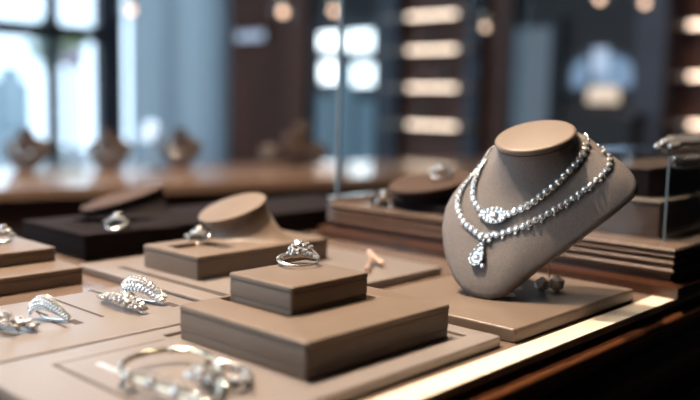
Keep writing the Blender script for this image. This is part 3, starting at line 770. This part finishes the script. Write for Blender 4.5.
for a, up, o, r in ((PI*.54, .0062, .0015, .0019), (PI*.66, .0043, .0015, .0015), (PI*.60, .0035, .0038, .0014), (PI*.50, .0040, .0040, .0015), (PI*.42, .0055, .002, .0015), (PI*.44, .0030, .0042, .0013), (PI*.70, .0024, .0025, .0011),
                    (PI*.38, .0060, .0, .0014), (PI*.30, .0048, -.0005, .0012), (PI*.29, .0018, .0030, .0012), (PI*.40, .0016, .0042, .0012), (PI*.52, .0022, .0046, .0012), (PI*.63, .0018, .0042, .0011), (PI*.22, .0008, .0026, .0010), (PI*.34, .0042, .0015, .0014), (PI*.35, .0022, .0032, .0012), (PI*.27, .0031, .0005, .0012), (PI*.21, .0025, 0, .0011), (PI*.25, .0012, .0020, .0010), (PI*.15, .0020, 0, .0010), (PI*.09, .0017, 0, .0010), (PI*.03, .0014, 0, .0009), (PI*.16, .0006, .0018, .0008), (PI*.57, .0072, -.001, .0012), (PI*.47, .0068, -.001, .0012), (PI*.62, .0052, -.001, .0012)):
    set_gem(hero, hp(a, up, o), hn(a, 1.0), r, PRONG)
def crown(rng, n=9, spread=1.0, rb=.0016):
    out = [(PI/2, 0, .0012, rb*1.35, PRONG)]
    for k in range(n): a = k/n*2*PI; out.append((PI/2+math.cos(a)*.42*spread, math.sin(a)*.0032*spread, .0003, rb, PRONG))
    for k in range(4):
        for s in (-1, 1): out.append((PI/2+s*(.62*spread+k*.16), 0, -.0004, rb*.62, CUP))
    return out
yawr = math.atan2(e1.y, e1.x)
def dome_ring(label, base, R, lie=1.35, rb=.0019, seed=1, grp='diamond rings on display blocks'):
    t = reg(thing('diamond_ring', label, 'ring', base, grp))
    e2_ = (Vector((0, 0, 1))*math.cos(lie)+fw*math.sin(lie)).normalized(); e3_ = e1.cross(e2_); e3_ = e3_ if e3_.z > 0 else -e3_
    c_ = base+Vector((0, 0, .0010+R*math.cos(lie)))
    obj('band', tube([c_+e1*math.cos(k/40*2*PI)*R+e2_*math.sin(k/40*2*PI)*R for k in range(40)], .0009, 8, closed=True, up=e3_), 'silver', t)
    top = c_+e2_*R*.55+Vector((0, 0, .0012))
    g = bmesh.new(); tube([top-e1*R*.9, top-e1*R*.4+Vector((0, 0, .0016)), top+e1*R*.4+Vector((0, 0, .0016)), top+e1*R*.9], [.0007, .0017, .0017, .0007], 8, g); obj('gallery', g, 'silver', t)
    rn = random.Random(seed); set_gem(t, top+Vector((0, 0, .0052)), Vector((0, 0, 1))-fw*.7, rb*1.35, PRONG)
    for k in range(9):
        a = k/9*2*PI+.3; d_ = e1*math.cos(a)*R*.62+fw*math.sin(a)*R*.45
        set_gem(t, top+d_+Vector((0, 0, .0034-.0008*rn.random())), (Vector((0, 0, 1))+d_.normalized()*.8-fw*.4), rb*rn.uniform(.85, 1.1), PRONG)
    for s_ in (-1, 1):
        for q in (.95, 1.2): set_gem(t, top+e1*s_*R*q*.95-fw*R*.3+Vector((0, 0, .0022-q*.001)), Vector((s_*.3, 0, 1))-fw*.6, rb*.75, PRONG)
    return t
dome_ring('diamond cluster ring on the block in front of the slanted tan neck stand', at(198, 244, .0118), .0066, seed=2)
dome_ring('small diamond ring at the left edge on the upper left block', at(1, 243, .0137), .0066, seed=3)
dome_ring('small ring glinting on the espresso block at back left', at(116, 229, .0135), .0066, seed=4)
dome_ring('diamond cluster ring on the slanted dark stand left of the big bust', dep(441, 178.5, .655), .0078, seed=5, rb=.0023)
cluster_ring('single stone ring on the plinth edge beside the dark tray', at(384, 213, .024), .0055, yawr, None, [(PI/2, 0, .001, .0034, PRONG)])

# ------------------------------------------------------------------ jewels on the grey tray
def fan_ring(label, p0, p1, h0, h1, w0, w1, rows, n, name, cat, bandmat='silver', grp='jewels on the grey tray', gr=.0011, hump=.5, lip=False):
    """tapered pave hoop lying between two ground points : arched strip crusted with stones"""
    t = reg(thing(name, label, cat, (p0+p1)/2, grp))
    d = (p1-p0); L = d.length; d.normalize(); s = Vector((0, 0, 1)).cross(d).normalized(); s = (s*.62+Vector((0, 0, 1))*.78).normalized(); U = d.cross(s).normalized(); U = U if U.z > 0 else -U
    nn = 20; ringsb = []; S = []
    for k in range(nn+1):
        q = k/nn; h = (h0*(1-q)+h1*q)*math.sin(PI*min(1, max(0, q)))**hump; w = w0*(1-q)+w1*q
        c = p0+d*L*q+Vector((0, 0, .0008+w*.78+h)); S.append((c, w, h))
        ringsb.append([c-s*w, c-s*w*.5+U*w*.35, c+U*w*.45, c+s*w*.5+U*w*.35, c+s*w, c+s*w*.9-U*.0007, c+U*(w*.45-.001), c-s*w*.9-U*.0007])
    bm = bmesh.new(); loft(bm, ringsb); obj('arch', bm, bandmat, t)
    hb = bmesh.new(); tube([S[0][0]-Vector((0, 0, .0003)), p0.lerp(p1, .35)+Vector((0, 0, .0008)), p0.lerp(p1, .7)+Vector((0, 0, .0008)), S[-1][0]-Vector((0, 0, .0003))], .0006, 6, hb); obj('band', hb, bandmat, t)
    for r in range(rows):
        e = (r+.5)/rows*2-1
        for k in range(n):
            q = (k+.5+(r % 2)*.4)/(n+.4); i = min(nn-1, int(q*nn)); f = q*nn-i; c = S[i][0].lerp(S[i+1][0], f); w = S[i][1]*(1-f)+S[i+1][1]*f
            nrm_ = (U+s*e*.8).normalized(); rr = gr*(.65+.7*w/max(w0, w1))
            set_gem(t, c+s*w*e*.92+U*(w*.45*(1-abs(e)**1.5)+rr*.35), nrm_, rr)
    return t
fan_ring('tapered pave band ring with a polished rim, left half of the grey tray', at(33, 318, 0), at(70, 323, 0), .0068, .0015, .0052, .0016, 5, 15, 'pave_ring', 'ring', gr=.00075, hump=.75)
fan_ring('large domed pave ring, at the right end of the grey tray', at(126, 298, 0), at(165, 305.5, 0), .0062, .0018, .0058, .0026, 5, 12, 'pave_ring', 'ring', gr=.0013, hump=.75)
# loose stone bars
def stone_bar(label, p0, p1, n, r, rows, name, cat, arch=.002, grp='jewels on the grey tray'):
    t = reg(thing(name, label, cat, (p0+p1)/2, grp)); d = (p1-p0); s = Vector((0, 0, 1)).cross(d.normalized())
    q0 = Vector((0, 0, .0012)); bm = tube([p0+q0, p0.lerp(p1, .5)+q0+Vector((0, 0, arch)), p1+q0], [.0008, .0011, .0008], 8); obj('bar', bm, 'silver', t)
    rnd = random.Random(len(label))
    for j in range(rows):
        for k in range(n):
            q = (k+.5)/n; e = (j-(rows-1)/2)*r*1.7*math.sin(PI*(.15+.7*q)); p = p0.lerp(p1, q)+s*e+Vector((0, 0, .0018+r*.6+arch*math.sin(PI*q)+rnd.uniform(-.0004, .0007)))
            set_gem(t, p, Vector((rnd.uniform(-.3, .3), rnd.uniform(-.3, .3)-.3, 1)), r*rnd.uniform(.8, 1.12), PRONG)
    return t
stone_bar('long round diamond cluster brooch lying before the domed ring', at(102, 301, 0), at(143, 315, 0), 10, .0018, 4, 'diamond_brooch', 'brooch', .0026)
cr_ = stone_bar('narrow diamond brooch with a row of round stones, partly cut by the left edge', at(-4, 326, 0), at(37, 332, 0), 11, .0015, 3, 'diamond_brooch', 'brooch', .0016)
wv = tube([at(-8, 330, .0022), at(-1, 318, .0062), at(6, 314, .0085), at(13, 321, .0055), at(20, 331, .0015)], [.0013, .0014, .0016, .0014, .001], 8); obj('loop', wv, 'silver', cr_)
for u, v, z in ((0, 317, .0085), (5, 312, .0105), (9, 314, .0095), (12, 319, .008), (3, 323, .005), (8, 325, .0045), (14, 326, .004)): set_gem(cr_, at(u, v, z), Vector((0, -.3, 1)), .0012)

# ------------------------------------------------------------------ bracelets at the front
b1 = reg(thing('diamond_bangle', 'polished oval bangle set with large diamonds along its front, on the nearest tray', 'bangle', at(188, 380, 0), 'bracelets on the nearest tray'))
bp_px = [(119, 372), (123, 364), (134, 357), (150, 352.5), (170, 350), (190, 350.5), (205, 354), (215, 362), (220, 374), (221, 388), (217, 400), (206, 404), (190, 398), (170, 391), (150, 383), (133, 378)]
H = [.0035]*len(bp_px)
pts = [at(u, v, .0052) for u, v in spline(bp_px+[bp_px[0]], 6)][:-1]
obj('band', tube(pts, .0011, 8, closed=True, flat=1.0), 'gold', b1)
o_ = at(172, 350, .0052); bm = bmesh.new(); bmesh.ops.create_icosphere(bm, subdivisions=2, radius=.0018, matrix=Matrix.Translation(o_)); obj('clasp', bm, 'silver', b1)
for s_, q in (((129, 375), .0031), ((152, 382), .0031), ((178, 391), .0034), ((200, 399), .0035)):
    set_gem(b1, at(s_[0], s_[1], .0062), Vector((-.35, -.5, 1)), q*.9, PRONG)
for s_ in ((141, 371), (148, 373), (155, 375), (164, 380), (171, 382), (179, 384), (189, 390), (196, 393), (204, 396), (212, 400)):
    set_gem(b1, at(s_[0], s_[1], .0062), Vector((.3, -.5, 1)), .0015)
for s_ in ((133, 378), (190, 398)):
    obj('foot', tube([at(s_[0], s_[1], .0045), at(s_[0]-1, s_[1]+6, .0004)], .0008, 6), 'gold', b1)
b2 = reg(thing('diamond_bracelet', 'diamond bracelet with a big flower cluster, lying right of the polished bangle', 'bracelet', at(222, 377, 0), 'bracelets on the nearest tray'))
pts = [at(u, v, .0022) for u, v in spline([(192, 372), (205, 379), (220, 385), (235, 386), (247, 382), (250, 375), (243, 368), (230, 364), (215, 362), (200, 364), (192, 372)], 6)][:-1]
obj('band', tube(pts, .0011, 8, closed=True), 'silver', b2)
fc = at(203, 370, .0075)
set_gem(b2, fc, Vector((-.1, -.5, 1)), .0032, PRONG)
for k in range(8):
    a = k/8*2*PI; set_gem(b2, fc+Vector((math.cos(a)*.0052, math.sin(a)*.0048, -.0012)), Vector((math.cos(a)*.6, math.sin(a)*.6-.3, 1)), .0021, PRONG)
obj('flower_base', tube([at(203, 374, .0006), at(203, 372, .005)], [.0026, .0016], 12), 'silver', b2)
for u, v, r in ((222, 375, .002), (229, 380, .0018), (236, 379, .0022), (243, 380, .0018), (247.5, 374, .0024), (240, 369, .0017), (232, 367, .0013), (222, 364, .0013), (213, 381, .0016), (250, 379, .0018)):
    set_gem(b2, at(u, v, .0048), Vector((.1, -.5, 1)), r, PRONG)

# ------------------------------------------------------------------ bracelet over the glass case corner at right
zt2 = gz1+gt
b3 = reg(thing('diamond_bracelet', 'thick diamond bracelet lying on top of the glass case at the right edge', 'bracelet', Vector((.56, .235, zt2)), None))
path = [Vector((.5165, .2115, zt2)), Vector((.533, .2145, zt2)), Vector((.552, .222, zt2)), Vector((.578, .232, zt2)), Vector((.605, .237, zt2)), Vector((.635, .236, zt2)), Vector((.655, .228, zt2))]
pp = spline([tuple(p) for p in path], 8); pp = [Vector(p) for p in pp]
obj('link_band', tube([p+Vector((0, 0, .0022)) for p in pp], .0022, 8), 'silver', b3)
acc = resample([(p, Vector((0, 0, 1))) for p in pp], .0042)
rnd = random.Random(5)
for i, (p, n) in enumerate(acc):
    for s in (-1, 0, 1):
        q = p+Vector((-s*.0016, s*.0035, .0048+(.0022 if s == 0 else 0))); set_gem(b3, q+Vector((0, 0, .001)), Vector((-.4, -.35+s*.5, 1)), .0030*rnd.uniform(.85, 1.1), PRONG)

for k in range(22):
    for row in range(2):
        if rnd.random() < .12: continue
        set_gem(b3, Vector((.5168+k*.0045+row*.002, gy0-.0026, gz1-.0022-row*.0042+(0 if k > 1 else .001))), Vector((-.35, -1, .35)), .0023*rnd.uniform(.8, 1.15), PRONG)
obj('front_link', tube([Vector((.5165, gy0-.0013, gz1-.004)), Vector((.613, gy0-.0013, gz1-.004))], .0011, 8), 'silver', b3)
# ------------------------------------------------------------------ small rose charm behind the ring block
c1 = at(369, 277, 0)
t = reg(thing('rose_gold_charm', 'small rose gold two armed charm on the tray right of the centre ring block', 'charm', at(372, 268, 0)))
mr = mat('rose_gold', (.72, .5, .4), .3, metal=.6)
g0 = at(347, 270, .0); q = [at(347, 270, .0022), at(351, 260, .005), at(352, 256, .0055)]
obj('drop', tube([at(367, 271, .002), at(368, 265, .0035)], [.0019, .0013], 10), mr, t)
obj('stem', tube([at(368, 266, .0034), at(371, 256, .0058)], .0009, 8), mr, t)
obj('arm', tube([at(369, 253, .0062), at(375, 258, .0046), at(383, 264, .0024)], [.0022, .0018, .0018], 10), mr, t)

# ------------------------------------------------------------------ things on the back ledge
def ledge_bust(u, v, wpx, label, mbody='busttan', face=0.0, neck=True):
    base = at(u, v, -.03); D = (Vector(base)-Vector(CAM)).dot(cv(0, 0, 1)); s = D/F*wpx/2
    t = thing('necklace_bust', label, 'necklace bust', base, 'necklace busts on the back ledge')
    e = Matrix.Rotation(face, 3, 'Z') @ e1; nf = Matrix.Rotation(face, 3, 'Z') @ (-fw); nf = (nf+Vector((0, 0, .35))).normalized(); upv = (Vector((0, 0, 1))-nf*nf.z).normalized()
    sh = [(0, .0), (.3, .06), (.68, .45), (1.0, .92), (1.05, 1.15), (.85, 1.4), (.45, 1.6), (.0, 1.66)]
    outl = [(x, y) for x, y in sh]+[(-x, y) for x, y in sh[-2:0:-1]]
    rm_ = [base+e*x*s+upv*y*s for x, y in outl]
    K = base+upv*s*1.2; N = base+upv*s*1.95+nf*s*.25
    bd, cb, sm, _ = neck_rim_loft(rm_, N, e*s*.36, (-nf*.95+upv*.2)*s*.3*-1, (upv+nf*.15).normalized(), nf, s*.22, K=K, bulge=s*.1, n=40, cap=s*.06)
    obj('body', bd, mbody, t); obj('neck_cap', cb, 'darkdisc', t)
    sm.free()
    lgp = base+upv*s*.9-nf*s*.2; f2 = Vector((lgp.x, lgp.y, base.z))-nf.to_2d().to_3d()*s*.4
    obj('easel_leg', tube([lgp, f2], s*.06, 6), 'darklea', t)
    # necklace worn by the bust
    nb = bmesh.new(); P = []
    for k in range(17):
        a = -PI*.05-PI*.9*k/16; P.append(K+nf*s*.22+e*math.cos(a)*s*.55+upv*(math.sin(a)*s*.75+s*.2))
    tube(P, s*.055, 6, nb); tg = tag(obj('necklace', nb, 'silver'), 'silver necklace worn by the '+label.replace(' standing', ''), 'necklace', 'necklaces on the ledge busts')
    return t
ledge_bust(24, 171, 44, 'brown bust at the left edge of the window ledge')
ledge_bust(107, 170, 42, 'brown bust below the window centre on the ledge')
ledge_bust(179, 167.5, 40, 'brown bust before the blue curtain on the ledge')
# round pale disc on a stem between busts, an invented object
mb = at(152, 171, -.03); Dm = 1.45; mc = dep(150, 131, (mb-Vector(CAM)).dot(cv(0, 0, 1)))
t = thing('pale_disc_stand', 'small round tilted pale disc on a stem between two ledge busts', 'mirror', mb)
bm = lathe([(.03, 0), (.03, .003), (.006, .006), (.004, .01)], 20); xf(bm, Matrix.Translation(mb)); obj('foot', bm, 'chrome', t)
obj('stem', tube([mb+Vector((0, 0, .005)), Vector((mb.x, mb.y, mc.z-.02)), mc], .0025, 8), 'chrome', t)
mn = (-fw*.8+Vector((0, 0, .3))-e1*.5).normalized()
bm = lathe([(.021, -.003), (.024, -.001), (.024, .002), (.021, .002)], 28); xf(bm, frame_to(mc, mn)); obj('frame', bm, 'chrome', t)
bm = lathe([(.0205, .0015), (.0205, .0026), (.02, .003)], 28); xf(bm, frame_to(mc, mn)); obj('disc_face', bm, mat('pale_blue_face', (.75, .82, .9), .25, metal=.3), t)
# round display pads at the right of the ledge
def pad(u, v, vb, rpx, tilt, label, material='busttan'):
    base = at(u, vb, -.03); D = (base-Vector(CAM)).dot(cv(0, 0, 1)); c = dep(u, v, D); r = rpx*D/F
    t = thing('round_display_pad', label, 'display pad', base, 'round pads on the back ledge')
    bm = lathe([(.0, -.004), (r*.9, -.004), (r, 0), (r*.95, .005), (r*.6, .007), (0.0001, .0075)], 24); xf(bm, frame_to(c, (-fw*.8+Vector((0, 0, .5))+e1*tilt).normalized())); obj('pad', bm, material, t)
    obj('stem', tube([base, Vector((base.x, base.y, base.z+.005)), c], [r*.35, .004, .004], 8), 'darklea', t)
    bm = lathe([(r*.6, 0), (r*.6, .003), (r*.5, .004)], 16); xf(bm, Matrix.Translation(base)); obj('foot', bm, 'darklea', t)
pad(268, 153, 163, 10, -.1, 'low round tan pad at the left of three on the ledge')
pad(296, 144, 165, 15, .5, 'large tilted tan pad in the middle of three on the ledge')
pad(303, 128, 160, 8, .2, 'small high brown pad standing behind the large tilted one')
pad(318, 152, 164, 10, .3, 'tan pad at the right of the ledge before the bright panes')
wb = at(325, 173, -.03); sx = .018
t = thing('white_box', 'small white box on the back ledge left of the glass screen', 'box', wb)
mx_ = Matrix.Translation(wb) @ Matrix.Rotation(yawr, 4, 'Z')
bm = slab(-.017, .017, -.012, .012, 0, .011, .001, .0005); xf(bm, mx_); obj('body', bm, 'white', t)
bm = slab(-.0178, .0178, -.0128, .0128, .011, .016, .001, .0005); xf(bm, mx_); obj('lid', bm, 'white', t)

# ------------------------------------------------------------------ render look
SC.view_settings.view_transform = 'Standard'; SC.view_settings.look = 'None'; SC.view_settings.exposure = 0.0; SC.view_settings.gamma = 1.0
SC.view_settings.use_curve_mapping = False
SC.cycles.use_denoising = True
SC.cycles.max_bounces = 8; SC.cycles.diffuse_bounces = 4; SC.cycles.glossy_bounces = 4; SC.cycles.transmission_bounces = 6; SC.cycles.transparent_max_bounces = 12
SC.cycles.sample_clamp_indirect = 6; SC.cycles.sample_clamp_direct = 0; SC.cycles.caustics_reflective = False; SC.cycles.caustics_refractive = False
